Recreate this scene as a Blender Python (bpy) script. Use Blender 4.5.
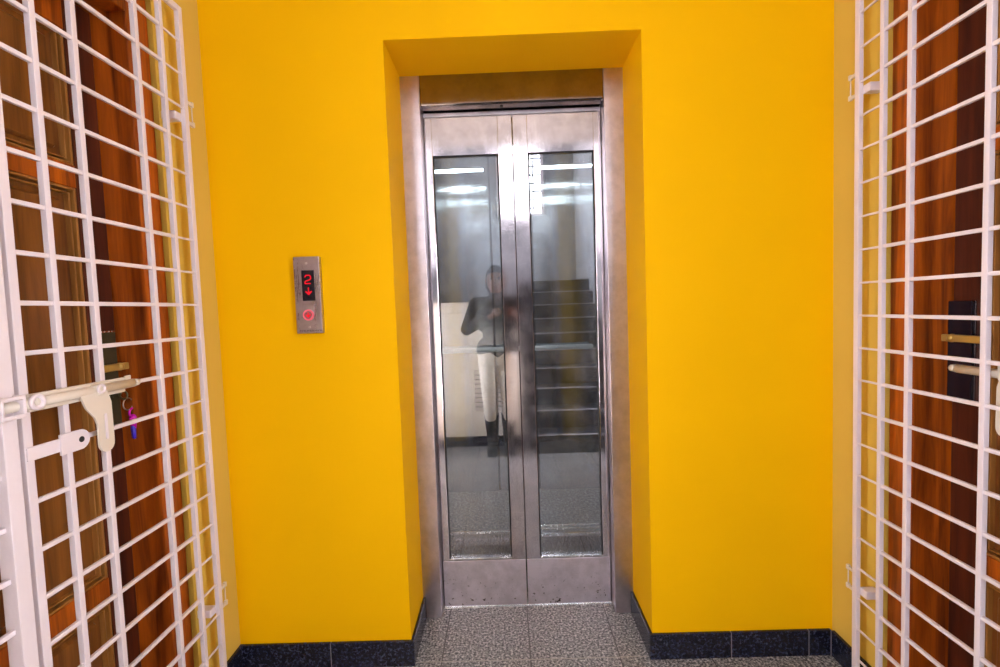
import bpy, bmesh, math, random
from mathutils import Vector, Matrix
random.seed(7)
S = bpy.context.scene
COL = S.collection
for o in list(bpy.data.objects):
    bpy.data.objects.remove(o, do_unlink=True)

# ------------------------------------------------------------------ camera
cam_data = bpy.data.cameras.new('camera')
cam = bpy.data.objects.new('camera', cam_data)
COL.objects.link(cam)
cam_data.sensor_width = 36.0
cam_data.lens = 466.6445 * 36.0 / 1000.0
cam_data.clip_start = 0.01
CR = Vector((0.99932234, 0.00995611, -0.03543642))
CU = Vector((0.03484725, 0.05416034, 0.99792401))
CF = Vector((-0.01185469, 0.99848262, -0.05377669))
m = Matrix.Identity(4)
for i in range(3):
    m[i][0] = CR[i]; m[i][1] = CU[i]; m[i][2] = -CF[i]
m.translation = Vector((-0.05583, -1.64188, 1.29246))
cam.matrix_world = m
S.camera = cam

# ------------------------------------------------------------------ world, exposure, light levels
w = bpy.data.worlds.new('world'); S.world = w
w.use_nodes = True
w.node_tree.nodes['Background'].inputs[0].default_value = (0.75, 0.85, 1.0, 1)
w.node_tree.nodes['Background'].inputs[1].default_value = 0.3
S.view_settings.view_transform = 'Standard'
S.view_settings.look = 'None'
S.view_settings.gamma = 1
S.view_settings.use_curve_mapping = False
S.view_settings.exposure = 0.23
ADDED_HALL_LAMP = 3.0         # emission of the unseen lobby light added to brighten the half wall
ADDED_STAIR_LAMP = 3.0       # emission of the unseen panel added to light the stairwell
WINDOW_SKY = 9.0       # emission of the stairwell window's sky
ADDED_FROSTED_GLOW = 30.0       # emission of the side windows added to lift the low light
ADDED_CAR_SPOT = 110.0        # emission of the hidden car spots added to brighten the handrail
CAR_LAMP = 17.0          # emission of the lift car's ceiling strips

# stairwell window daylight
def area(name, loc, rot, sx, sy, power, color):
    l = bpy.data.lights.new(name, 'AREA'); l.shape = 'RECTANGLE'
    l.size = sx; l.size_y = sy; l.energy = power; l.color = color
    o = bpy.data.objects.new(name, l); COL.objects.link(o)
    o.location = loc; o.rotation_euler = rot
    return o

# ------------------------------------------------------------------ helpers
class MB:
    """collects shapes in world space, links them as ONE mesh object"""
    def __init__(self): self.bm = bmesh.new()
    def _merge(self, b, mat=None):
        if mat is not None: b.transform(mat)
        me = bpy.data.meshes.new('tmp'); b.to_mesh(me); b.free()
        self.bm.from_mesh(me); bpy.data.meshes.remove(me)
    def box(self, x0, x1, y0, y1, z0, z1, bev=0.0, seg=2):
        b = bmesh.new()
        bmesh.ops.create_cube(b, size=1)
        sx, sy, sz = abs(x1-x0), abs(y1-y0), abs(z1-z0)
        b.transform(Matrix.Translation(((x0+x1)/2, (y0+y1)/2, (z0+z1)/2)) @ Matrix.Diagonal((sx, sy, sz, 1)))
        bev = min(bev, 0.45*min(sx, sy, sz))
        if bev > 0:
            bmesh.ops.bevel(b, geom=b.edges[:], offset=bev, segments=seg, affect='EDGES', profile=0.5)
        self._merge(b); return self
    def cyl(self, p, q, r, r2=None, n=16, cap=True):
        p, q = Vector(p), Vector(q); d = q-p
        b = bmesh.new()
        bmesh.ops.create_cone(b, cap_ends=cap, segments=n, radius1=r, radius2=r if r2 is None else r2, depth=d.length)
        self._merge(b, Matrix.Translation((p+q)/2) @ d.to_track_quat('Z', 'Y').to_matrix().to_4x4()); return self
    def sph(self, c, r, sc=(1, 1, 1), u=16, v=10):
        b = bmesh.new()
        bmesh.ops.create_uvsphere(b, u_segments=u, v_segments=v, radius=r)
        self._merge(b, Matrix.Translation(c) @ Matrix.Diagonal((sc[0], sc[1], sc[2], 1))); return self
    def cap(self, p, q, r, r2=None):
        r2 = r if r2 is None else r2
        self.cyl(p, q, r, r2); self.sph(p, r); self.sph(q, r2); return self
    def prism(self, pts, fn, a, c):
        """2-D outline pts extruded from depth a to c; fn(u, v, depth) -> world point"""
        b = bmesh.new()
        lo = [b.verts.new(fn(u, v, a)) for u, v in pts]
        hi = [b.verts.new(fn(u, v, c)) for u, v in pts]
        b.faces.new(lo); b.faces.new(hi[::-1])
        n = len(pts)
        for i in range(n):
            b.faces.new((lo[i], hi[i], hi[(i+1) % n], lo[(i+1) % n]))
        bmesh.ops.recalc_face_normals(b, faces=b.faces[:])
        self._merge(b); return self
    def ring(self, c, R, r, axis='X', n=28, k=8, sc=(1, 1)):
        b = bmesh.new(); vs = []
        for i in range(n):
            t = 2*math.pi*i/n; row = []
            for j in range(k):
                s = 2*math.pi*j/k
                u = (R + r*math.cos(s))*math.cos(t)*sc[0]; v_ = (R + r*math.cos(s))*math.sin(t)*sc[1]; h = r*math.sin(s)
                p = {'X': (h, u, v_), 'Y': (u, h, v_), 'Z': (u, v_, h)}[axis]
                row.append(b.verts.new(Vector(c)+Vector(p)))
            vs.append(row)
        for i in range(n):
            for j in range(k):
                b.faces.new((vs[i][j], vs[(i+1) % n][j], vs[(i+1) % n][(j+1) % k], vs[i][(j+1) % k]))
        bmesh.ops.recalc_face_normals(b, faces=b.faces[:])
        self._merge(b); return self
    def build(self, name, mat, parent=None, smooth=False, base=None):
        me = bpy.data.meshes.new(name)
        off = Vector((0, 0, 0))
        if parent is not None:
            off = world_loc(parent)
        elif base is not None:
            off = Vector(base)
        self.bm.transform(Matrix.Translation(-off))
        self.bm.to_mesh(me); self.bm.free()
        me.materials.append(mat)
        if smooth:
            for p in me.polygons: p.use_smooth = True
        o = bpy.data.objects.new(name, me); COL.objects.link(o)
        if parent is not None: o.parent = parent
        else: o.location = off
        return o

def world_loc(o):
    v = Vector((0, 0, 0))
    while o is not None:
        v += Vector(o.location); o = o.parent
    return v

def thing(name, label, cat, loc=(0, 0, 0), group=None):
    o = bpy.data.objects.new(name, None); COL.objects.link(o)
    o.empty_display_size = 0.05
    o.location = loc; o['label'] = label; o['category'] = cat
    if group: o['group'] = group
    return o

def tag(o, label, cat, group=None):
    o['label'] = label; o['category'] = cat
    if group: o['group'] = group
    return o

def struct(o, label=None, cat=None):
    o['kind'] = 'structure'
    if label: o['label'] = label
    if cat: o['category'] = cat
    return o

def arc(cx, cy, r, a0, a1, n=8):
    return [(cx+r*math.cos(math.radians(a0+(a1-a0)*i/n)), cy+r*math.sin(math.radians(a0+(a1-a0)*i/n))) for i in range(n+1)]

# ------------------------------------------------------------------ materials
def mat(name):
    m_ = bpy.data.materials.new(name); m_.use_nodes = True
    nt = m_.node_tree; bs = nt.nodes['Principled BSDF']
    return m_, nt, bs

def N(nt, kind, **kw):
    n = nt.nodes.new(kind)
    for k, v in kw.items():
        if k.startswith('i_'): n.inputs[k[2:].replace('_', ' ')].default_value = v
        else: setattr(n, k, v)
    return n

def ramp(nt, stops):
    r = nt.nodes.new('ShaderNodeValToRGB'); e = r.color_ramp.elements
    e[0].position, e[0].color = stops[0][0], (*stops[0][1], 1)
    e[1].position, e[1].color = stops[-1][0], (*stops[-1][1], 1)
    for p, c in stops[1:-1]:
        k = e.new(p); k.color = (*c, 1)
    return r

def coords(nt, scale=(1, 1, 1)):
    g = nt.nodes.new('ShaderNodeNewGeometry')
    mp = nt.nodes.new('ShaderNodeMapping'); mp.inputs['Scale'].default_value = scale
    nt.links.new(g.outputs['Position'], mp.inputs['Vector'])
    return mp.outputs['Vector']

def paint(name, col, rough=0.55, var=0.06, spec=0.3, bump=0.05, bscale=60):
    m_, nt, b = mat(name)
    v = coords(nt)
    n = N(nt, 'ShaderNodeTexNoise', i_Scale=3.0, i_Detail=5.0); nt.links.new(v, n.inputs['Vector'])
    c2 = tuple(max(0, x*(1-var)) for x in col)
    r = ramp(nt, [(0.35, c2), (0.65, col)])
    nt.links.new(n.outputs['Fac'], r.inputs[0]); nt.links.new(r.outputs[0], b.inputs['Base Color'])
    b.inputs['Roughness'].default_value = rough
    b.inputs['Specular IOR Level'].default_value = spec
    if bump:
        n2 = N(nt, 'ShaderNodeTexNoise', i_Scale=bscale, i_Detail=3.0); nt.links.new(v, n2.inputs['Vector'])
        bp = N(nt, 'ShaderNodeBump', i_Strength=bump, i_Distance=0.01)
        nt.links.new(n2.outputs['Fac'], bp.inputs['Height']); nt.links.new(bp.outputs[0], b.inputs['Normal'])
    return m_

def plain(name, col, rough=0.5, metal=0.0, spec=0.5):
    m_, nt, b = mat(name)
    v = coords(nt)
    n = N(nt, 'ShaderNodeTexNoise', i_Scale=40.0, i_Detail=3.0); nt.links.new(v, n.inputs['Vector'])
    r = ramp(nt, [(0.3, tuple(x*0.88 for x in col)), (0.7, col)])
    nt.links.new(n.outputs['Fac'], r.inputs[0]); nt.links.new(r.outputs[0], b.inputs['Base Color'])
    b.inputs['Roughness'].default_value = rough; b.inputs['Metallic'].default_value = metal
    b.inputs['Specular IOR Level'].default_value = spec
    return m_

def steel(name, col=(0.62, 0.59, 0.6), rough=0.2, scr=(220, 220, 2.5), amt=0.08, dirt=False, wave=0.0):
    m_, nt, b = mat(name)
    v = coords(nt, scr)
    n = N(nt, 'ShaderNodeTexNoise', i_Scale=1.0, i_Detail=4.0); nt.links.new(v, n.inputs['Vector'])
    rr = N(nt, 'ShaderNodeMapRange'); rr.inputs[3].default_value = max(0.02, rough-amt); rr.inputs[4].default_value = rough+amt
    nt.links.new(n.outputs['Fac'], rr.inputs[0])
    v2 = coords(nt)
    n2 = N(nt, 'ShaderNodeTexNoise', i_Scale=14.0, i_Detail=6.0, i_Roughness=0.7); nt.links.new(v2, n2.inputs['Vector'])
    c = ramp(nt, [(0.36, tuple(x*0.8 for x in col)), (0.6, col)])
    nt.links.new(n2.outputs['Fac'], c.inputs[0])
    ad = N(nt, 'ShaderNodeMath', operation='MULTIPLY_ADD'); ad.inputs[1].default_value = 0.14
    nt.links.new(n2.outputs['Fac'], ad.inputs[0]); nt.links.new(rr.outputs[0], ad.inputs[2])
    sub = N(nt, 'ShaderNodeMath', operation='SUBTRACT'); sub.inputs[1].default_value = 0.07
    nt.links.new(ad.outputs[0], sub.inputs[0])
    nt.links.new(sub.outputs[0], b.inputs['Roughness'])
    out = c.outputs[0]
    if dirt:   # specks and scuffs on the kick area of the doors
        n3 = N(nt, 'ShaderNodeTexNoise', i_Scale=75.0, i_Detail=2.0); nt.links.new(v2, n3.inputs['Vector'])
        th = ramp(nt, [(0.66, (0, 0, 0)), (0.71, (1, 1, 1))]); nt.links.new(n3.outputs['Fac'], th.inputs[0])
        sx = N(nt, 'ShaderNodeSeparateXYZ'); nt.links.new(v2, sx.inputs[0])
        mr = N(nt, 'ShaderNodeMapRange'); mr.inputs[1].default_value = 0.16; mr.inputs[2].default_value = 0.03
        nt.links.new(sx.outputs['Z'], mr.inputs[0])
        mu = N(nt, 'ShaderNodeMath', operation='MULTIPLY'); nt.links.new(th.outputs[0], mu.inputs[0]); nt.links.new(mr.outputs[0], mu.inputs[1])
        mx = N(nt, 'ShaderNodeMixRGB'); mx.inputs[2].default_value = (0.05, 0.04, 0.05, 1)
        nt.links.new(mu.outputs[0], mx.inputs[0]); nt.links.new(out, mx.inputs[1]); out = mx.outputs[0]
    nt.links.new(out, b.inputs['Base Color'])
    b.inputs['Metallic'].default_value = 1.0
    if wave:
        wv = N(nt, 'ShaderNodeTexNoise', i_Scale=1.0, i_Detail=2.0); nt.links.new(coords(nt, (3, 3, 14)), wv.inputs['Vector'])
        bp = N(nt, 'ShaderNodeBump', i_Strength=wave, i_Distance=0.02)
        nt.links.new(wv.outputs['Fac'], bp.inputs['Height']); nt.links.new(bp.outputs[0], b.inputs['Normal'])
    return m_

def wood(name, dark, light, rough=0.35, spec=0.4, axis='Z'):
    m_, nt, b = mat(name)
    sc = {'Z': (28, 28, 1.6), 'Y': (28, 1.6, 28)}[axis]
    v = coords(nt, sc)
    n = N(nt, 'ShaderNodeTexNoise', i_Scale=1.0, i_Detail=6.0, i_Roughness=0.65, i_Distortion=0.6); nt.links.new(v, n.inputs['Vector'])
    r = ramp(nt, [(0.3, dark), (0.5, tuple((a+c)/2 for a, c in zip(dark, light))), (0.72, light)])
    nt.links.new(n.outputs['Fac'], r.inputs[0]); nt.links.new(r.outputs[0], b.inputs['Base Color'])
    b.inputs['Roughness'].default_value = rough; b.inputs['Specular IOR Level'].default_value = spec
    bp = N(nt, 'ShaderNodeBump', i_Strength=0.12, i_Distance=0.004)
    nt.links.new(n.outputs['Fac'], bp.inputs['Height']); nt.links.new(bp.outputs[0], b.inputs['Normal'])
    return m_

def granite(name, cols, scale=90, rough=0.25, joints=None, spec=0.5):
    m_, nt, b = mat(name)
    v = coords(nt)
    n = N(nt, 'ShaderNodeTexNoise', i_Scale=scale, i_Detail=3.0, i_Roughness=0.7); nt.links.new(v, n.inputs['Vector'])
    r = ramp(nt, [(0.36, cols[0]), (0.47, cols[1]), (0.56, cols[2]), (0.66, cols[3])])
    nt.links.new(n.outputs['Fac'], r.inputs[0])
    out = r.outputs[0]
    if joints:
        x0, px, y0, py, hw, jc = joints
        sx = N(nt, 'ShaderNodeSeparateXYZ'); nt.links.new(v, sx.inputs[0])
        fs = []
        for ax, o_, p_ in (('X', x0, px), ('Y', y0, py)):
            a = N(nt, 'ShaderNodeMath', operation='SUBTRACT'); a.inputs[1].default_value = o_ - p_/2
            nt.links.new(sx.outputs[ax], a.inputs[0])
            md = N(nt, 'ShaderNodeMath', operation='FLOORED_MODULO'); md.inputs[1].default_value = p_
            nt.links.new(a.outputs[0], md.inputs[0])
            cp = N(nt, 'ShaderNodeMath', operation='COMPARE'); cp.inputs[1].default_value = p_/2; cp.inputs[2].default_value = hw
            nt.links.new(md.outputs[0], cp.inputs[0]); fs.append(cp)
        for cp, jcol in zip(fs, jc):
            mx = N(nt, 'ShaderNodeMixRGB'); mx.inputs[2].default_value = (*jcol, 1)
            nt.links.new(cp.outputs[0], mx.inputs[0]); nt.links.new(out, mx.inputs[1]); out = mx.outputs[0]
    nt.links.new(out, b.inputs['Base Color'])
    b.inputs['Roughness'].default_value = rough; b.inputs['Specular IOR Level'].default_value = spec
    return m_

def emit(name, col, strength):
    m_, nt, b = mat(name)
    nt.nodes.remove(b)
    e = N(nt, 'ShaderNodeEmission'); e.inputs[0].default_value = (*col, 1); e.inputs[1].default_value = strength
    nt.links.new(e.outputs[0], nt.nodes['Material Output'].inputs[0])
    return m_

def glass(name, tint, refl, rough=0.0, haze=0.02):
    m_, nt, b = mat(name)
    nt.nodes.remove(b)
    t = N(nt, 'ShaderNodeBsdfTransparent'); t.inputs[0].default_value = (*tint, 1)
    g = N(nt, 'ShaderNodeBsdfGlossy'); g.inputs[0].default_value = (0.95, 0.96, 1, 1); g.inputs[1].default_value = rough
    mx = N(nt, 'ShaderNodeMixShader'); mx.inputs[0].default_value = refl
    nt.links.new(t.outputs[0], mx.inputs[1]); nt.links.new(g.outputs[0], mx.inputs[2])
    d = N(nt, 'ShaderNodeBsdfDiffuse'); d.inputs[0].default_value = (0.7, 0.72, 0.75, 1)
    n = N(nt, 'ShaderNodeTexNoise', i_Scale=9.0, i_Detail=6.0); nt.links.new(coords(nt), n.inputs['Vector'])
    mr = N(nt, 'ShaderNodeMapRange'); mr.inputs[1].default_value = 0.42; mr.inputs[2].default_value = 0.75
    mr.inputs[3].default_value = haze*0.3; mr.inputs[4].default_value = haze*2.2
    nt.links.new(n.outputs['Fac'], mr.inputs[0])
    m2 = N(nt, 'ShaderNodeMixShader'); nt.links.new(mr.outputs[0], m2.inputs[0])
    nt.links.new(mx.outputs[0], m2.inputs[1]); nt.links.new(d.outputs[0], m2.inputs[2])
    nt.links.new(m2.outputs[0], nt.nodes['Material Output'].inputs[0])
    return m_

M = {}
M['yellow'] = paint('yellow_wall_paint', (0.88, 0.475, 0.0006), rough=0.6, var=0.03, spec=0.06, bump=0.03, bscale=45)
M['side'] = paint('sheen_tinted_wall_paint', (0.66, 0.45, 0.075), rough=0.55, var=0.05, spec=0.3, bump=0.04, bscale=40)  # same yellow paint, with its pale grazing sheen put into the colour
M['cream'] = paint('cream_plaster', (0.85, 0.78, 0.66), rough=0.6)
M['ceiling'] = paint('white_ceiling_paint', (0.66, 0.58, 0.50), rough=0.7)
M['blue_grey'] = paint('grey_stairwell_paint', (0.27, 0.28, 0.30), rough=0.6)
M['grey_white'] = paint('pale_grey_stairwell_paint', (0.42, 0.43, 0.45), rough=0.6)
M['floor'] = granite('grey_granite_floor', [(0.03, 0.03, 0.034), (0.14, 0.143, 0.145), (0.30, 0.30, 0.305), (0.62, 0.6, 0.57)], scale=115, rough=0.25,
                     joints=(-0.005, 0.328, 0.008, 0.62, 0.0022, ((0.075, 0.075, 0.075), (0.34, 0.33, 0.3))))
M['skirting'] = granite('black_granite', [(0.003, 0.004, 0.010), (0.006, 0.007, 0.018), (0.012, 0.013, 0.032), (0.05, 0.06, 0.09)], scale=110, rough=0.2)
M['stair'] = granite('dark_stair_granite', [(0.006, 0.007, 0.012), (0.012, 0.013, 0.02), (0.02, 0.022, 0.03), (0.04, 0.045, 0.05)], scale=90, rough=0.4)
M['nosing'] = plain('pale_nosing', (0.36, 0.36, 0.38), 0.4)
M['steel'] = steel('brushed_steel', col=(0.66, 0.60, 0.64), rough=0.33, amt=0.05)
M['kick_glow_steel'] = steel('scuffed_glow_steel', col=(0.90, 0.85, 0.95), rough=0.40, amt=0.06, dirt=True)  # scuffs are real; the pale lavender stands in for daylight glow
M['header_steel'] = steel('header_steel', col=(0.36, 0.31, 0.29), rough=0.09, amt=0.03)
M['door_steel'] = steel('polished_door_steel', col=(0.66, 0.61, 0.64), rough=0.10, amt=0.03, dirt=True)
M['car_steel'] = steel('car_wall_steel', col=(0.52, 0.55, 0.58), rough=0.12, amt=0.03, wave=0.06)
M['rail_steel'] = steel('bright_rail_steel', col=(0.85, 0.87, 0.88), rough=0.25)
M['hand_rail'] = plain('satin_rail', (0.9, 0.93, 0.95), 0.35, 0.0)
M['dark'] = plain('dark_rubber', (0.012, 0.012, 0.015), 0.6)
M['glass'] = glass('lift_door_glass', (0.91, 0.93, 0.94), 0.20, haze=0.03)
M['white_metal'] = paint('white_enamel', (0.72, 0.645, 0.68), rough=0.35, var=0.05, spec=0.5, bump=0.06, bscale=120)
M['latch_metal'] = paint('cream_enamel', (0.66, 0.59, 0.50), rough=0.35, var=0.1, spec=0.5, bump=0.05, bscale=120)
M['frame_wood'] = wood('orange_teak', (0.10, 0.014, 0.002), (0.56, 0.12, 0.005), rough=0.36)
M['leaf_wood'] = wood('dark_teak', (0.022, 0.004, 0.003), (0.11, 0.022, 0.006), rough=0.35)
M['panel_wood'] = wood('brown_teak', (0.07, 0.018, 0.004), (0.24, 0.085, 0.016), rough=0.35)
M['mould_wood'] = wood('gilt_teak', (0.20, 0.07, 0.012), (0.42, 0.19, 0.045), rough=0.3)
M['brass'] = plain('aged_brass', (0.60, 0.38, 0.09), 0.38, 0.45)
M['bronze'] = plain('blackened_bronze', (0.085, 0.072, 0.035), 0.4, 0.5)
M['panel_steel'] = steel('call_panel_steel', col=(0.55, 0.48, 0.49), rough=0.3)
M['black'] = plain('black_display', (0.008, 0.006, 0.012), 0.2)
M['led'] = emit('red_led', (1.0, 0.015, 0.03), 0.8)
M['led_ring'] = emit('pink_led_ring', (1.0, 0.16, 0.2), 0.75)
M['button'] = plain('button_steel', (0.55, 0.2, 0.22), 0.3, 0.6)
M['screw'] = plain('screw_steel', (0.75, 0.7, 0.7), 0.3, 1.0)
M['ink'] = plain('dark_print', (0.03, 0.02, 0.03), 0.6)
M['magenta'] = plain('magenta_plastic', (0.62, 0.01, 0.42), 0.25)
M['blue'] = plain('blue_plastic', (0.05, 0.02, 0.5), 0.3)
M['added_hall_lamp'] = emit('added_hall_lamp_glow', (1.0, 0.95, 0.9), ADDED_HALL_LAMP)
M['added_stair_lamp'] = emit('added_stair_lamp_glow', (0.93, 0.95, 1.0), ADDED_STAIR_LAMP)
M['sky'] = emit('daylight_sky', (0.93, 0.93, 1.0), WINDOW_SKY)
M['frosted'] = emit('added_frosted_glow', (0.95, 0.93, 1.0), ADDED_FROSTED_GLOW)
M['car_lamp'] = emit('car_lamp_glow', (0.9, 1.0, 0.98), CAR_LAMP)
M['skin'] = plain('skin', (0.15, 0.07, 0.045), 0.5)
M['jacket'] = plain('charcoal_cloth', (0.018, 0.018, 0.02), 0.8)
M['trousers'] = plain('cream_cloth', (0.72, 0.66, 0.56), 0.8)
M['boots'] = plain('black_leather', (0.010, 0.010, 0.012), 0.5)
M['hair'] = plain('black_hair', (0.01, 0.008, 0.008), 0.6)

# ------------------------------------------------------------------ dimensions (metres)
XWL, XWR = -1.0695, 1.0898            # side wall faces
XGL, XGR = -1.0195, 1.0398            # grille planes
RW, RT, RD = 0.44, 2.2206, 0.251      # lift recess half width, height, depth
CEIL, BACK, RAIL_Y = 2.9, -5.1, -2.05
BB = 0.0956                           # skirting height
SW0R = -3.55
FW0, FW1, FZ0, FZ1 = -1.86, -1.44, 0.30, 2.0   # unseen lobby side windows, added to light the lower walls and floor
SW0, SW1, SZ0, SZ1 = -4.75, -2.55, 1.9, 4.05   # unseen stairwell side windows, added for more daylight
OP0, OP1, OPT = -0.222, -1.36, 2.24   # flat door openings in the side walls

# ------------------------------------------------------------------ setting
b = MB()
b.box(XWL-0.2, -RW, 0, RD, 0, CEIL+0.1); b.box(RW, XWR+0.2, 0, RD, 0, CEIL+0.1); b.box(-RW, RW, 0, RD, RT, CEIL+0.1)
struct(b.build('wall_front', M['yellow']))

for s, xw, nm in ((-1, XWL, 'left'), (1, XWR, 'right')):
    b = MB(); a, c = xw, xw + s*0.22
    b.box(a, c, OP0, 0, 0, CEIL+0.1); b.box(a, c, OP1, OP0, OPT, CEIL+0.1); b.box(a, c, -1.9, FW0, 0, CEIL+0.1); b.box(a, c, FW1, OP1, 0, CEIL+0.1)
    b.box(a, c, FW0, FW1, 0, FZ0); b.box(a, c, FW0, FW1, FZ1, CEIL+0.1)
    b.box(xw+s*0.2, xw+s*0.24, OP1-0.02, OP0+0.02, 0, OPT+0.02)
    struct(b.build('wall_'+nm, M['side']))
    f0 = SW0 if s < 0 else SW0R
    b = MB(); b.box(a, c, SW1, -1.9, 0, 4.4); b.box(a, c, f0, SW1, 0, SZ0); b.box(a, c, f0, SW1, SZ1, 4.4); b.box(a, c, BACK, f0, 0, 4.4)
    struct(b.build('wall_stairwell_'+nm, M['grey_white']))

b = MB(); b.box(-1.4, 1.4, BACK-0.1, 0.3149, -0.12, 0)
struct(b.build('floor', M['floor']))
b = MB(); b.box(-1.4, 1.4, -2.4, 0.3, CEIL, CEIL+0.1)
b.box(-1.4, 1.4, -2.45, -2.4, CEIL, 4.4)
b.box(-1.4, 1.4, BACK-0.1, -2.4, 4.3, 4.4)
struct(b.build('ceiling', M['ceiling']))

# rear stairwell wall with a window opening
WX0, WX1, WZ0, WZ1 = -0.12, 0.62, 2.72, 3.75
b = MB()
b.box(-1.4, WX0, BACK-0.15, BACK, 0, 4.3); b.box(WX1, 1.4, BACK-0.15, BACK, 0, 4.3)
b.box(WX0, WX1, BACK-0.15, BACK, 0, WZ0); b.box(WX0, WX1, BACK-0.15, BACK, WZ1, 4.3)
struct(b.build('wall_rear', M['blue_grey']))
b = MB()
for x0, x1, z0, z1 in ((WX0, WX0+0.04, WZ0, WZ1), (WX1-0.04, WX1, WZ0, WZ1), (WX0, WX1, WZ0, WZ0+0.04), (WX0, WX1, WZ1-0.04, WZ1)):
    b.box(x0, x1, BACK-0.1, BACK-0.04, z0, z1)
win = b.build('window_1', M['white_metal']); struct(win)
b = MB()
for i in range(1, 8): b.box(WX0+0.04, WX1-0.04, BACK-0.085, BACK-0.07, WZ0+i*0.128, WZ0+i*0.128+0.014)
for i in range(1, 4): b.box(WX0+i*0.19, WX0+i*0.19+0.014, BACK-0.085, BACK-0.07, WZ0+0.02, WZ1-0.02)
b.build('window_bars', M['dark'], win)
b = MB(); b.box(WX0, WX1, BACK-0.14, BACK-0.13, WZ0, WZ1)
b.build('pane', M['sky'], win)

def added_side_window(num, s, xw, ya, yb, z0, z1, nbars, pane):  # unseen windows added as light sources
    b = MB(); a, c = xw+s*0.04, xw+s*0.10; t = 0.04
    for y0, y1, q0, q1 in ((ya, ya+t, z0, z1), (yb-t, yb, z0, z1), (ya, yb, z0, z0+t), (ya, yb, z1-t, z1), ((ya+yb)/2-t/2, (ya+yb)/2+t/2, z0, z1)):
        b.box(a, c, y0, y1, q0, q1)
    wn = b.build('window_%d' % num, M['white_metal']); struct(wn)
    b = MB()
    for i in range(1, nbars): b.box(a, a+s*0.014, ya+t, yb-t, z0+i*(z1-z0)/nbars-0.007, z0+i*(z1-z0)/nbars+0.007)
    b.build('window_bars', M['white_metal'], wn)
    b = MB(); b.box(xw+s*0.13, xw+s*0.14, ya, yb, z0, z1); b.build('pane', pane, wn)
added_side_window(2, -1, XWL, SW0, SW1, SZ0, SZ1, 9, M['sky'])
added_side_window(3, 1, XWR, SW0R, SW1, SZ0, SZ1, 9, M['sky'])
added_side_window(4, -1, XWL, FW0, FW1, FZ0, FZ1, 5, M['frosted'])
added_side_window(5, 1, XWR, FW0, FW1, FZ0, FZ1, 5, M['frosted'])

# half wall of the stairwell behind the camera
b = MB(); b.box(XWL, 0.06, RAIL_Y-0.12, RAIL_Y, 0, 1.26); struct(b.build('wall_half', M['cream']))
b = MB(); b.box(XWL, 0.08, RAIL_Y-0.14, RAIL_Y+0.02, 1.26, 1.36, 0.01); struct(b.build('trim_1', M['cream']))
b = MB(); b.box(XWL, 0.06, RAIL_Y, RAIL_Y+0.012, 0, BB); struct(b.build('baseboard_rear', M['skirting']))

# skirtings
M['grout'] = plain('pale_grout', (0.16, 0.14, 0.16), 0.8)
def skirt(name, segs, grout=()):
    b = MB()
    for s_ in segs: b.box(*s_, 0.002, 1)
    o = struct(b.build(name, M['skirting']))
    for g in grout:
        q = MB(); q.box(*g); q.build('grout_line', M['grout'], o)
    return o
T = 0.012
skirt('baseboard_left', [(XWL, XWL+T, OP0+0.001, -T, 0, BB)])
skirt('baseboard_right', [(XWR-T, XWR, OP0+0.001, -T, 0, BB)])
skirt('baseboard_front_left', [(XWL, -0.735, -T, 0, 0, BB), (-0.7325, -RW+T, -T, 0, 0, BB)], [(-0.735, -0.7325, -T+0.001, 0, 0, BB-0.002)])
skirt('baseboard_front_right', [(RW-T, 0.72, -T, 0, 0, BB), (0.7225, 0.998, -T, 0, 0, BB), (1.0005, XWR-T-0.001, -T, 0, 0, BB)], [(0.72, 0.7225, -T+0.001, 0, 0, BB-0.002), (0.998, 1.0005, -T+0.001, 0, 0, BB-0.002), (XWR-T-0.0012, XWR-T+0.0008, -T-0.0008, 0, 0, BB-0.001)])
skirt('baseboard_recess_left', [(-RW, -RW+T, 0.0, RD-0.001, 0, BB)])
skirt('baseboard_recess_right', [(RW-T, RW, 0.0, RD-0.001, 0, BB)])

# ------------------------------------------------------------------ lift entrance
LY = 0.315                       # front face of the landing doors
FI = 0.3645                      # inner half width of the frame
FT = 2.104                       # underside of the header
lift = thing('elevator_entrance', 'stainless steel lift entrance with two tall glazed sliding doors set in yellow wall', 'elevator', (0, RD, 0))
for s in (-1, 1):
    b = MB(); b.box(s*FI, s*(RW+0.02), RD+0.0005, RD+0.13, 0.001, RT+0.02, 0.0015)
    b.build('door_jamb', M['steel'], lift)
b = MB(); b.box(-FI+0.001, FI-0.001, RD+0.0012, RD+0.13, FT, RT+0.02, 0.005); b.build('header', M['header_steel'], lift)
b = MB(); b.box(-FI+0.001, FI-0.001, LY-0.006, LY+0.045, -0.1, 0.004, 0.001)
for y in (LY+0.004, LY+0.02, LY+0.034): b.box(-FI+0.001, FI-0.001, y, y+0.004, 0.004, 0.007)
b.build('sill', M['rail_steel'], lift)
b = MB(); b.box(-FI+0.002, FI-0.002, LY-0.003, LY+0.03, FT-0.021, FT-0.005, 0.001); b.build('door_track', M['steel'], lift)
b = MB(); b.cyl((-0.04, RD+0.03, FT-0.003), (-0.04, RD+0.03, FT+0.001), 0.006); b.build('header_screw', M['dark'], lift)
GX0, GX1, GZ0, GZ1 = 0.061, 0.331, 0.215, 1.928
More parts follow.
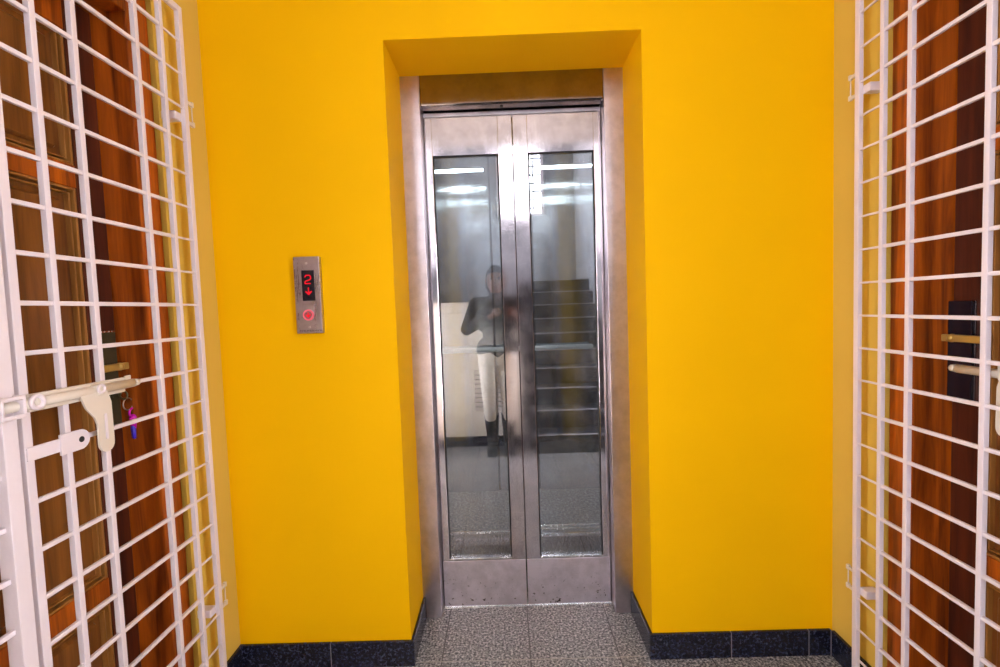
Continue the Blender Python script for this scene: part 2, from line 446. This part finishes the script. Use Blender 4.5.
for s in (-1, 1):
    b = MB()
    x0, x1 = s*0.0015, s*(FI-0.003)
    y0, y1, z0, z1 = LY, LY+0.032, 0.008, FT-0.022
    b.box(x0, s*GX0, y0, y1, z0, z1, 0.0015); b.box(s*GX1, x1, y0, y1, z0, z1, 0.0015)
    b.box(s*GX0, s*GX1, y0+0.0003, y1, z0+0.001, GZ0); b.box(s*GX0, s*GX1, y0+0.0003, y1, GZ1, z1-0.001)
    leaf = b.build('door_panel', M['door_steel'], lift)
    b = MB(); b.box(s*0.003, s*(FI-0.0045), y0-0.0012, y0+0.001, z0+0.002, GZ0-0.006, 0.0004); kp = b.build('kick_glow_plate', M['kick_glow_steel'], leaf)
    kp['label'] = 'scuffed door foot with daylight glow put into its pale tint'
    b = MB(); b.box(s*(GX0-0.004), s*(GX1+0.004), y0+0.010, y0+0.016, GZ0-0.004, GZ1+0.004)
    b.build('glass_pane', M['glass'], leaf)
    b = MB()
    t = 0.005
    b.box(s*GX0, s*(GX0+t), y0+0.004, y0+0.0095, GZ0, GZ1); b.box(s*(GX1-t), s*GX1, y0+0.004, y0+0.0095, GZ0, GZ1)
    b.box(s*GX0, s*GX1, y0+0.004, y0+0.0095, GZ1-t, GZ1)
    b.build('gasket', M['dark'], leaf)
    b = MB(); b.box(s*GX0, s*GX1, y0-0.002, y0+0.0095, GZ0, GZ0+0.006, 0.001); b.build('glazing_bead', M['rail_steel'], leaf)

# ------------------------------------------------------------------ lift car
CX0, CX1, CY0, CY1, CH = -0.56, 0.58, 0.46, 1.60, 2.24
car = thing('elevator_car', 'grey steel lift car interior with handrail seen through the glazed doors', 'elevator car', (0, 1.0, 0))
for x0, x1 in ((CX0, -0.140), (-0.128, 0.143), (0.155, CX1)):
    b = MB(); b.box(x0, x1, CY1, CY1+0.02, 0.001, CH, 0.002); b.build('back_panel', M['car_steel'], car)
b = MB(); b.box(CX0, CX1, CY1+0.021, CY1+0.03, 0, CH+0.05); b.build('back_liner', M['dark'], car)
for x, d in ((CX0, -0.02), (CX1, 0.02)):
    for y0, y1 in ((CY0, 1.02), (1.024, CY1)):
        b = MB(); b.box(x, x+d, y0, y1, 0.001, CH, 0.001); b.build('side_panel', M['car_steel'], car)
b = MB(); b.box(CX0-0.02, CX1+0.02, 0.375, CY1+0.03, -0.1, 0)
b.build('car_floor', granite('grey_car_floor', [(0.05, 0.055, 0.06), (0.11, 0.12, 0.13), (0.2, 0.21, 0.22), (0.4, 0.4, 0.4)], scale=60, rough=0.3), car)
b = MB(); b.box(CX0-0.02, CX1+0.02, CY0, CY1+0.03, CH, CH+0.05)
b.build('car_ceiling', M['car_steel'], car)
for k, y in enumerate((1.585, 1.11, 0.62)):
    for x in (-0.36, 0.38):  # tapered outline puts the fading of the mirrored streaks into the shape
        b = MB(); b.prism([(x-0.19, y-0.0004), (x-0.07, y-0.003), (x, y-0.012), (x+0.07, y-0.003), (x+0.19, y-0.0004), (x+0.19, y+0.0004), (x+0.07, y+0.003), (x, y+0.012), (x-0.07, y+0.003), (x-0.19, y+0.0004)], lambda u, v, d: (u, v, d), CH-0.006, CH-0.001)
        b.build('strip_light', M['car_lamp'], car)
M['added_car_spot'] = emit('added_car_spot_glow', (0.92, 1.0, 1.0), ADDED_CAR_SPOT)
for y in (0.62, 1.2):  # added spots hidden behind the centre stiles, to brighten the handrail
    b = MB(); b.cyl((0.03, y, CH-0.012), (0.03, y, CH-0.001), 0.05, n=28); b.build('added_downlight', M['added_car_spot'], car)
hr = MB(); hr.cyl((-0.49, 1.52, 1.015), (0.52, 1.52, 1.015), 0.0165); hr.sph((-0.49, 1.52, 1.015), 0.0165); hr.sph((0.52, 1.52, 1.015), 0.0165)
hro = hr.build('handrail', M['hand_rail'], car, smooth=True)
for x in (-0.4, 0.43):
    b = MB(); b.cyl((x, 1.53, 1.01), (x, CY1, 1.0), 0.008); b.build('rail_bracket', M['rail_steel'], hro)
# car doors
for s in (-1, 1):
    b = MB(); y0, y1 = 0.40, 0.425
    x0, x1, gx0, gx1 = s*0.0015, s*0.40, s*0.048, s*0.345
    z0, z1, gz0, gz1 = 0.008, 2.15, 0.288 if s < 0 else 0.272, 2.0
    b.box(x0, gx0, y0, y1, z0, z1, 0.001); b.box(gx1, x1, y0, y1, z0, z1, 0.001)
    b.box(gx0, gx1, y0, y1, 0.232 if s < 0 else 0.262, gz0, 0.001); b.box(gx0, gx1, y0, y1, gz1, z1, 0.001)
    cd = b.build('car_door', M['door_steel'], car)
    b = MB(); b.box(gx0, gx1, y0+0.006, y1, z0, 0.232 if s < 0 else 0.262); b.build('kick_panel', M['black'], cd)
    for z in ((0.290,) if s < 0 else (0.272, 0.298, 0.313)):
        b = MB(); b.box(gx0, gx1, y0-0.003, y0+0.004, z-0.004, z+0.004, 0.001); b.build('bottom_trim', M['rail_steel'], cd)

# ------------------------------------------------------------------ call panel
PX0, PX1, PZ0, PZ1, PT = -0.784, -0.693, 1.229, 1.495, 0.02
cp = thing('call_panel', 'narrow steel lift call panel with red floor display on the yellow wall', 'call panel', (-0.746, 0, PZ0))
b = MB(); b.box(PX0, PX1, -PT, -0.001, PZ0, PZ1, 0.002); b.build('plate', M['panel_steel'], cp)
b = MB(); b.box(-0.757, -0.713, -PT-0.0015, -PT+0.001, 1.342, 1.448, 0.0008); dsp = b.build('display', M['black'], cp)
def led_seg(b, pts, r=0.0020):
    for (x0, z0), (x1, z1) in zip(pts, pts[1:]):
        b.cyl((x0, -PT-0.002, z0), (x1, -PT-0.002, z1), r, n=8); b.sph((x0, -PT-0.002, z0), r, u=8, v=6)
    b.sph((pts[-1][0], -PT-0.002, pts[-1][1]), r, u=8, v=6)
b = MB(); cx = -0.735
led_seg(b, [(cx-0.0095, 1.425), (cx-0.006, 1.4305), (cx+0.006, 1.4305), (cx+0.010, 1.426), (cx+0.010, 1.418), (cx+0.006, 1.4145), (cx-0.006, 1.411), (cx-0.010, 1.407), (cx-0.010, 1.402), (cx+0.008, 1.402)])
b.build('floor_digit', M['led'], dsp)
b = MB(); cx = -0.7345
led_seg(b, [(cx, 1.387), (cx, 1.365)]); led_seg(b, [(cx-0.0095, 1.374), (cx, 1.3645), (cx+0.0095, 1.374)], 0.0025); led_seg(b, [(cx-0.004, 1.3705), (cx+0.004, 1.3705)], 0.003)
b.build('down_arrow', M['led'], dsp)
bc = (-0.7385, -PT, 1.293)
b = MB(); b.cyl((bc[0], -PT, bc[2]), (bc[0], -PT-0.006, bc[2]), 0.0195, n=32); bt = b.build('call_button', M['button'], cp)
b = MB(); b.ring((bc[0], -PT-0.006, bc[2]), 0.0165, 0.0026, 'Y'); b.build('button_ring', M['led_ring'], bt, smooth=True)
b = MB(); led_seg(b, [(bc[0], bc[2]+0.007), (bc[0], bc[2]-0.006)], 0.0022)
led_seg(b, [(bc[0]-0.007, bc[2]), (bc[0], bc[2]-0.0075), (bc[0]+0.007, bc[2])], 0.0022)
o = b.build('button_arrow', M['led'], bt); o.location.y -= 0.005
for z in (1.472, 1.250):
    b = MB(); b.cyl((-0.7385, -PT, z), (-0.7385, -PT-0.002, z), 0.0042, n=16); b.box(-0.7420, -0.7350, -PT-0.0024, -PT-0.0018, z-0.0006, z+0.0006)
    b.build('screw', M['screw'], cp)
b = MB(); x = -0.772                                    # tiny worn line of print along the lower edge
for k in range(17):
    wd = (0.0032, 0.0026, 0.0036)[k % 3]
    b.box(x, x+0.0009, -PT-0.0003, -PT+0.0002, 1.2355, 1.2405)
    if k % 3 != 1: b.box(x, x+wd, -PT-0.0003, -PT+0.0002, 1.2394, 1.2405)
    if k % 2: b.box(x+wd-0.0009, x+wd, -PT-0.0003, -PT+0.0002, 1.2355, 1.2405)
    if k % 4 != 2: b.box(x, x+wd, -PT-0.0003, -PT+0.0002, 1.2355, 1.2364)
    x += wd + (0.0014 if k != 4 else 0.003)
b.build('printed_name', M['ink'], cp)

# ------------------------------------------------------------------ flat doors of teak
def flat_door(s, xw, leaf_depth, nm, num):
    X = lambda d: xw + s*d           # d metres into the wall
    d = MB()
    jy = -0.305                      # reveal of the near jamb (faces the camera)
    y_far = OP1 + 0.083
    d.box(X(0.014), X(0.20), jy, OP0-0.001, 0, OPT-0.001, 0.003)
    d.box(X(0.014), X(0.20), OP1+0.001, y_far, 0, OPT-0.001, 0.003)
    d.box(X(0.0142), X(0.20), y_far, jy, 2.155, OPT-0.001, 0.003)
    root = d.build('door_%d' % num, M['frame_wood']); struct(root)
    L = leaf_depth
    p = MB()                         # leaf: stiles and rails, so that the panels sit in real recesses
    y0, y1 = jy-0.003, y_far+0.003
    st = 0.085
    p.box(X(L), X(L+0.04), y0-st, y0, 0.012, 2.15, 0.002); p.box(X(L), X(L+0.04), y1, y1+st, 0.012, 2.15, 0.002)
    ym = (y0+y1)/2
    p.box(X(L), X(L+0.04), ym-0.05, ym+0.05, 0.012, 2.15, 0.002)
    leaf = p.build('leaf', M['leaf_wood'], root)
    rails = [(0.012, 0.2), (0.515, 0.585), (1.65, 1.71), (2.06, 2.15)]
    for z0, z1 in rails:
        q = MB(); q.box(X(L+0.0005), X(L+0.0395), y1+st, y0-st, z0, z1, 0.002); q.build('rail', M['frame_wood'], leaf)
    for ya, yb in ((y0-st, ym+0.05), (ym-0.05, y1+st)):
        for (z0, z1) in ((0.2, 0.515), (0.585, 1.65), (1.71, 2.06)):
            q = MB()
            q.box(X(L+0.022), X(L+0.035), yb, ya, z0, z1)
            pw = 0.032
            q.box(X(L+0.012), X(L+0.03), yb+pw, ya-pw, z0+pw, z1-pw, 0.010, 1)
            q.build('panel', M['panel_wood'], leaf)
            q = MB()
            for (k0, k1, h0) in ((0.0, 0.007, 0.002), (0.013, 0.017, 0.008)):
                q.box(X(L+h0), X(L+0.024), ya-k1, ya-k0, z0+k0, z1-k0, 0.003); q.box(X(L+h0), X(L+0.024), yb+k0, yb+k1, z0+k0, z1-k0, 0.003)
                q.box(X(L+h0), X(L+0.024), yb+k1, ya-k1, z0+k0, z0+k1, 0.003); q.box(X(L+h0), X(L+0.024), yb+k1, ya-k1, z1-k1, z1-k0, 0.003)
            q.build('moulding', M['mould_wood'], leaf)
    q = MB(); q.box(X(L-0.004 if s < 0 else L-0.014), X(L+0.001), -0.375, -0.312 if s < 0 else -0.3065, 0.985, 1.268, 0.002)
    lock = q.build('lock_plate', M['bronze'] if s < 0 else M['black'], root)
    q = MB(); q.box(X(L-0.0055), X(L-0.003), -0.3755, -0.372, 0.985, 1.268); q.box(X(L-0.0055), X(L-0.003), -0.3755, -0.315, 1.264, 1.268)
    q.build('plate_edge', M['rail_steel'], lock)
    q = MB(); q.box(X(L-0.030), X(L-0.016), -0.43 if s > 0 else -0.40, -0.292, 1.155, 1.175, 0.003)
    q.cyl((X(L-0.023), -0.34, 1.165), (X(L), -0.34, 1.165), 0.008)
    q.sph((X(L-0.023), -0.33, 1.165), 0.012)
    q.build('door_bolt', M['brass'], lock)
    q = MB(); q.cyl((X(L-0.003), -0.335, 1.09), (X(L-0.009), -0.335, 1.09), 0.011, n=20); q.build('keyhole_escutcheon', M['bronze'], lock)
    return root
dl = flat_door(-1, XWL, 0.112, 'left', 1)
dr = flat_door(1, XWR, 0.122, 'right', 2)

# key with a fob hanging from the left lock
kx = XWL - 0.112 + 0.012
k = thing('key_fob', 'magenta and blue key fob hanging from the lock behind the left gate', 'key ring', (kx, -0.312, 0.96))
b = MB(); b.cyl((kx-0.014, -0.335, 1.09), (kx+0.012, -0.332, 1.088), 0.003); b.ring((kx+0.016, -0.33, 1.083), 0.011, 0.0028, 'Y'); b.build('key', M['bronze'], k, smooth=True)
b = MB(); b.ring((kx+0.017, -0.318, 1.055), 0.017, 0.0017, 'X'); b.build('ring', M['screw'], k, smooth=True)
b = MB(); b.ring((kx+0.018, -0.305, 1.028), 0.012, 0.003, 'X'); b.cap((kx+0.018, -0.303, 1.012), (kx+0.018, -0.302, 0.985), 0.011, 0.009); b.build('fob', M['magenta'], k, smooth=True)
b = MB(); b.cap((kx+0.018, -0.306, 0.985), (kx+0.018, -0.305, 0.955), 0.007, 0.006); b.build('tag', M['blue'], k, smooth=True)

# ------------------------------------------------------------------ security gates
VB = [-0.265, -0.362, -0.553, -0.650]
VBR = [-0.2725, -0.3635, -0.567, -0.655]
HZ = [2.140 - 0.1004*i for i in range(21)]
HZR = [2.1355 - 0.1005*i for i in range(21)]
def rect_frame(b, xc, t, ya, yb, z0, z1, wv):
    b.box(xc-t/2, xc+t/2, ya-wv, ya, z0, z1, 0.0015); b.box(xc-t/2, xc+t/2, yb, yb+wv, z0, z1, 0.0015)
    b.box(xc-t/2, xc+t/2, yb+wv, ya-wv, z0, z0+wv, 0.0015); b.box(xc-t/2, xc+t/2, yb+wv, ya-wv, z1-wv, z1, 0.0015)

def gate(s, xg, xw, label, latch_side, lz, plate_end, hy):
    root = thing('security_gate', label, 'gate', (xg, -0.45, 0), 'white steel grille gates in front of the flat doors')
    b = MB(); rect_frame(b, xg, 0.014, -0.171, -0.744, 0.035, 2.245, 0.018); fr = b.build('gate_frame', M['white_metal'], root)
    bars, rows = (VB, HZ) if s < 0 else (VBR, HZR)
    for y in bars:
        b = MB(); b.box(xg-0.0066, xg+0.0066, y-0.0066, y+0.0066, 0.05, 2.23, 0.0012); b.build('vertical_bar', M['white_metal'], root)
    for z in rows:
        b = MB()
        b.box(xg-0.0045, xg+0.0045, -0.728, bars[0], z-0.005, z+0.005, 0.0015)
        b.box(xg-0.0025, xg+0.0025, bars[0], -0.188, z-0.003, z+0.003, 0.001)
        b.build('horizontal_bar', M['white_metal'], root)
    # two wall brackets with hinge knuckles
    for z in (1.91, 0.352):
        b = MB(); b.box(xg+s*0.006, xw-s*0.0005, -0.216, -0.186, z-0.013, z+0.013, 0.003); b.build('wall_bracket', M['white_metal'], root)
        b = MB()
        for dz in (0.031, -0.031): b.box(xg-0.005, xg+0.005, -0.150, -0.140, z+0.025+dz-0.008, z+0.025+dz+0.008, 0.002)
        b.cyl((xg, -0.1455, z-0.008), (xg, -0.1455, z+0.058), 0.0018, n=8)
        b.box(xg-0.004, xg+0.004, -0.172, -0.149, z+0.05, z+0.06, 0.001); b.box(xg-0.004, xg+0.004, -0.172, -0.149, z-0.012, z-0.002, 0.001)
        b.build('hinge', M['latch_metal'], root)
    # sliding latch
    lx = xg + latch_side*0.019
    fx = lambda d: lx + latch_side*d
    b = MB(); b.cyl((lx, -0.80, lz), (lx, -0.482, lz+0.001), 0.0105, n=20); b.cyl((lx, -0.482, lz+0.001), (lx, -0.466, lz+0.001), 0.0105, 0.008, n=20)
    bolt = b.build('latch_bolt', M['latch_metal'], root, smooth=True)
    b = MB(); b.box(xg+latch_side*0.006, fx(-0.004), -0.735, plate_end, lz-0.018, lz+0.018, 0.002)
    b.box(fx(-0.007), fx(-0.003), plate_end, plate_end+0.018, lz-0.004, lz+0.021, 0.001)
    b.build('latch_backplate', M['latch_metal'], root)
    for y in (hy, -0.725):
        b = MB(); b.box(fx(-0.0125), fx(0.0125), y-0.011, y+0.011, lz-0.0145, lz+0.014, 0.006, 3); b.build('latch_guide', M['latch_metal'], root)
    b = MB(); b.ring((fx(0.0125), -0.735, lz+0.003), 0.012, 0.0045, 'X'); b.build('latch_eyelet', M['white_metal'], bolt, smooth=True)
    b = MB(); b.ring((fx(0.0135), hy, lz+0.004), 0.0085, 0.003, 'X'); b.build('latch_eyelet', M['white_metal'], bolt, smooth=True)
    # hanging handle plate with slot
    pts = [(hy+u, lz+v) for u, v in [(-0.050, -0.006), (0.018, -0.002), (0.027, -0.030), (0.028, -0.120)] + arc(0.0075, -0.124, 0.0205, 0, -180, 10) + [(-0.013, -0.077), (-0.019, -0.060), (-0.039, -0.035)]]
    b = MB(); b.prism(pts, lambda u, v, d: (fx(d), u, v), 0.006, 0.0105)
    h = b.build('latch_handle', M['latch_metal'], bolt)
    b = MB(); b.box(fx(0.0105), fx(0.0125), hy+0.004, hy+0.011, lz-0.115, lz-0.055, 0.0012); b.build('handle_slot', M['white_metal'], bolt)
    # fixed padlock lug
    z = lz - 0.102
    b = MB(); b.box(xg+latch_side*0.005, xg+latch_side*0.010, -0.742, -0.655, z-0.014, z+0.014, 0.0015)
    pts = [(-0.675, z-0.022), (-0.632, z-0.022)] + arc(-0.628, z, 0.022, -80, 80, 10) + [(-0.632, z+0.022), (-0.675, z+0.022)]
    b.prism(pts, lambda u, v, d: (xg+latch_side*d, u, v), 0.0085, 0.013)
    lug = b.build('padlock_lug', M['white_metal'], root)
    b = MB(); b.cyl((xg+latch_side*0.0125, -0.627, z), (xg+latch_side*0.0136, -0.627, z), 0.0066, n=20); b.build('lug_hole', M['dark'], lug)
    return root

gate(-1, XGL, XWL, 'white steel grille gate with cream sliding latch facing the corridor', 1, 1.137, -0.50, -0.588)
gate(1, XGR, XWR, 'white steel grille gate with its latch on the side towards the wooden door', 1, 1.103, -0.60, -0.596)

def fixed_grille(s, xg, xw, label, lz, latch_side):
    root = thing('fixed_grille', label, 'grille', (xg, -1.05, 0))
    b = MB(); rect_frame(b, xg, 0.03, -0.760, -1.36, 0.03, 2.245, 0.028); b.build('gate_frame', M['white_metal'], root)
    for y in (-0.88, -0.98, -1.08, -1.18, -1.28):
        b = MB(); b.box(xg-0.006, xg+0.006, y-0.006, y+0.006, 0.05, 2.23, 0.0012); b.build('vertical_bar', M['white_metal'], root)
    for z in HZ:
        b = MB(); b.box(xg-0.0045, xg+0.0045, -1.34, -0.785, z-0.03-0.005, z-0.03+0.005, 0.0015); b.build('horizontal_bar', M['white_metal'], root)
    lx = xg + latch_side*0.019
    b = MB()
    b.box(lx-0.014, lx+0.018, -0.806, -0.800, lz-0.02, lz+0.022, 0.002); b.box(lx-0.014, lx+0.018, -0.766, -0.760, lz-0.02, lz+0.022, 0.002)
    b.box(lx+0.012, lx+0.018, -0.806, -0.760, lz+0.014, lz+0.022, 0.002); b.box(lx+0.012, lx+0.018, -0.806, -0.760, lz-0.022, lz-0.014, 0.002)
    b.build('latch_keeper', M['white_metal'], root)
    for z in (0.2, 2.0):
        b = MB(); b.box(xg+s*0.015, xw-s*0.0005, -1.36, -1.33, z, z+0.04, 0.002); b.build('wall_bracket', M['white_metal'], root)
    return root
fixed_grille(-1, XGL, XWL, 'white fixed grille panel beside the latch edge of the left gate', 1.137, 1)
fixed_grille(1, XGR, XWR, 'white fixed grille panel beside the latch edge of the right gate', 1.103, 1)

# ------------------------------------------------------------------ stairs behind the camera (seen in the glass)
SX0, SX1, SY0, TR, RI = 0.15, XWR, -1.76, 0.25, 0.165
st = MB(); ns = MB()
for i in range(10):
    y = SY0 - TR*i
    st.box(SX0, SX1, -4.22 if i < 9 else BACK, y, RI*i, RI*(i+1)-0.0005)
    ns.box(SX0-0.004, SX1-0.001, y-0.012, y+0.010, RI*(i+1)-0.008, RI*(i+1)+0.002, 0.002)
stairs = st.build('stairs', M['stair']); struct(stairs, 'dark granite staircase with pale nosings mirrored in the lift door glass', 'stairs')
ns.build('nosings', M['nosing'], stairs)

# white perforated block in the half wall
jl = thing('vent_block', 'white perforated block low in the cream half wall, mirrored in the lift glass', 'vent', (-0.17, RAIL_Y, 0.34))
b = MB(); b.box(-0.36, 0.02, RAIL_Y, RAIL_Y+0.02, 0.34, 0.72)
b.build('plate', M['dark'], jl)
b = MB()
for i in range(9): b.box(-0.36, 0.02, RAIL_Y+0.02, RAIL_Y+0.028, 0.34+i*0.0428, 0.34+i*0.0428+0.036)
b.build('block_face', M['ceiling'], jl)

# ceiling lamps added for brightness, none in view
def added_ceiling_lamp(label, x, y, z, sx, sy, mt):
    r = thing('added_ceiling_light', label, 'ceiling light', (x, y, z))
    b = MB(); rx, ry = sx/2+0.02, sy/2+0.02
    b.box(x-rx, x+rx, y-ry, y-sy/2, z-0.03, z-0.001, 0.003); b.box(x-rx, x+rx, y+sy/2, y+ry, z-0.03, z-0.001, 0.003)
    b.box(x-rx, x-sx/2, y-sy/2, y+sy/2, z-0.03, z-0.001, 0.003); b.box(x+sx/2, x+rx, y-sy/2, y+sy/2, z-0.03, z-0.001, 0.003)
    b.build('frame', M['white_metal'], r)
    b = MB(); b.box(x-sx/2, x+sx/2, y-sy/2, y+sy/2, z-0.022, z-0.002); b.build('diffuser', mt, r)
hl = thing('added_ceiling_light', 'unseen round ceiling light added to brighten the lobby before the lift', 'ceiling light', (0.0, -0.85, CEIL))
b = MB(); b.cyl((0, -0.85, CEIL-0.03), (0, -0.85, CEIL-0.001), 0.2, n=40); b.build('base', M['white_metal'], hl)
b = MB(); b.cyl((0, -0.85, CEIL-0.06), (0, -0.85, CEIL-0.03), 0.165, 0.185, n=40); b.build('diffuser', M['added_hall_lamp'], hl)
added_ceiling_lamp('unseen square ceiling light added to brighten the stairwell', 0.0, -3.4, 4.3, 1.2, 0.6, M['added_stair_lamp'])

# ------------------------------------------------------------------ photographer (seen in the glass)
def remesh(o, vox, sm=6):
    r = o.modifiers.new('remesh', 'REMESH'); r.mode = 'VOXEL'; r.voxel_size = vox; r.use_smooth_shade = True
    q = o.modifiers.new('smooth', 'SMOOTH'); q.iterations = sm; q.factor = 0.5
    return o
BX, BY = -0.13, -1.885
P = lambda x, y, z: (BX+x, BY+y, z)
person = thing('person', 'person in dark jacket and pale trousers holding a camera, mirrored in lift glass', 'person', (BX, BY, 0))
b = MB()
hip, waist, chest, neck = (0, 0, 0.86), (0, 0, 1.02), (0, -0.005, 1.22), (0, 0.0, 1.40)
b.cap(P(-0.06, 0, 0.86), P(0.06, 0, 0.86), 0.11); b.cap(P(0, 0, 0.9), P(0, 0, 1.05), 0.115, 0.105)
b.cap(P(-0.07, 0, 1.2), P(0.07, 0, 1.2), 0.11); b.cap(P(0, 0, 1.03), P(0, 0, 1.2), 0.11, 0.12); b.cap(P(-0.14, 0, 1.335), P(0.14, 0, 1.335), 0.055)
b.cap(P(0, 0, 1.32), P(0, 0.01, 1.46), 0.058, 0.052)
b.sph(P(0, 0.02, 1.545), 0.1, (0.78, 0.95, 1.15)); b.sph(P(0, 0.05, 1.49), 0.06, (0.85, 0.85, 0.9))
b.cap(P(0, 0.112, 1.56), P(0, 0.128, 1.525), 0.010, 0.015)               # nose
for s in (-1, 1):
    b.sph(P(s*0.083, 0.01, 1.535), 0.028, (0.4, 0.7, 1.1))               # ears
    b.cap(P(s*0.012, 0.108, 1.487), P(0, 0.111, 1.487), 0.008)           # lips
    b.cap(P(s*0.085, 0, 0.84), P(s*0.085, 0.02, 0.48), 0.085, 0.055); b.cap(P(s*0.085, 0.02, 0.48), P(s*0.075, -0.01, 0.09), 0.052, 0.034)
    b.cap(P(s*0.075, -0.02, 0.05), P(s*0.085, 0.13, 0.035), 0.04, 0.032)
    sh, el, wr = P(s*0.175, 0, 1.335), P(s*0.27, 0.03, 1.115), P(s*0.095+0.07, 0.165, 1.235)
    b.cap(sh, el, 0.048, 0.038); b.cap(el, wr, 0.038, 0.026)
    hx = 0.07
    palm0, palm1 = wr, P(s*0.075+hx, 0.2, 1.262)
    b.cap(palm0, palm1, 0.024, 0.03)
    for f in range(4):                                                    # four fingers curled round the camera body
        z = 1.288 - f*0.019; ln = (0.036, 0.042, 0.039, 0.03)[f]
        a = P(s*0.078+hx, 0.212, z); m1 = P(s*0.070+hx, 0.228, z); e = P(s*(0.070-ln)+hx, 0.236, z-0.002)
        b.cap(a, m1, 0.0095, 0.009); b.cap(m1, e, 0.009, 0.0075)
    b.cap(P(s*0.07+hx, 0.185, 1.265), P(s*0.045+hx, 0.172, 1.280), 0.011, 0.010); b.cap(P(s*0.045+hx, 0.172, 1.280), P(s*0.02+hx, 0.172, 1.285), 0.010, 0.008)
body = remesh(b.build('body', M['skin'], person), 0.0065, 3)
for s in (-1, 1):
    b = MB(); b.sph(P(s*0.033, 0.099, 1.555), 0.013); b.build('eye', M['hair'], person, smooth=True)
b = MB()
b.sph(P(0, 0.005, 1.565), 0.108, (0.82, 0.95, 1.08)); b.sph(P(0, -0.03, 1.50), 0.09, (0.95, 0.7, 1.2))
for s in (-1, 1): b.sph(P(s*0.07, -0.005, 1.52), 0.05, (0.5, 0.8, 1.3))
hair = remesh(b.build('hair', M['hair'], person), 0.009)
for v in hair.data.vertices:                              # open the hair over the face
    wco = v.co
    if wco.y > 0.075 and wco.z < 1.60: v.co.y = 0.02
b = MB()
b.cap(P(-0.075, 0, 0.93), P(0.075, 0, 0.93), 0.118); b.cap(P(0, 0, 0.9), P(0, 0, 1.05), 0.128, 0.12)
b.cap(P(-0.085, 0, 1.2), P(0.085, 0, 1.2), 0.125); b.cap(P(0, 0, 1.03), P(0, 0, 1.2), 0.13, 0.135); b.cap(P(-0.145, 0, 1.335), P(0.145, 0, 1.335), 0.068); b.cap(P(0, -0.01, 1.36), P(0, 0, 1.405), 0.075, 0.066)
for s in (-1, 1):
    sh, el = P(s*0.18, 0, 1.335), P(s*0.27, 0.03, 1.115); w2 = P(s*0.13+0.05, 0.13, 1.205)
    b.cap(sh, el, 0.066, 0.056); b.cap(el, w2, 0.054, 0.042)
remesh(b.build('jacket', M['jacket'], person), 0.009)
b = MB()
b.cap(P(-0.065, 0, 0.87), P(0.065, 0, 0.87), 0.122)
for s in (-1, 1):
    b.cap(P(s*0.085, 0, 0.84), P(s*0.085, 0.02, 0.48), 0.1, 0.07); b.cap(P(s*0.085, 0.02, 0.48), P(s*0.078, 0.0, 0.30), 0.07, 0.062)
remesh(b.build('trousers', M['trousers'], person), 0.009)
for s in (-1, 1):
    b = MB()
    b.cap(P(s*0.077, -0.005, 0.33), P(s*0.075, -0.01, 0.1), 0.068, 0.052); b.cap(P(s*0.075, -0.035, 0.05), P(s*0.086, 0.14, 0.04), 0.048, 0.04)
    b.box(BX+s*0.08-0.045, BX+s*0.08+0.045, BY-0.085, BY+0.185, 0.0, 0.025, 0.008)
    remesh(b.build('boot', M['boots'], person), 0.008)

ch = thing('camera_body', 'black camera held at chest height by the person mirrored in the lift glass', 'camera', P(0.07, 0.19, 1.23))
b = MB(); b.box(BX+0.07-0.062, BX+0.07+0.062, BY+0.178, BY+0.208, 1.225, 1.302, 0.008, 3)
b.prism([(-0.024, 1.298), (0.024, 1.298), (0.016, 1.325), (-0.016, 1.325)], lambda u, v, d: (BX+0.07+u, d, v), BY+0.18, BY+0.208)
b.build('housing', M['boots'], ch)
b = MB(); b.cyl((BX+0.07, BY+0.208, 1.263), (BX+0.07, BY+0.232, 1.263), 0.03, n=28); b.build('lens', M['black'], ch)

bpy.context.view_layer.update()
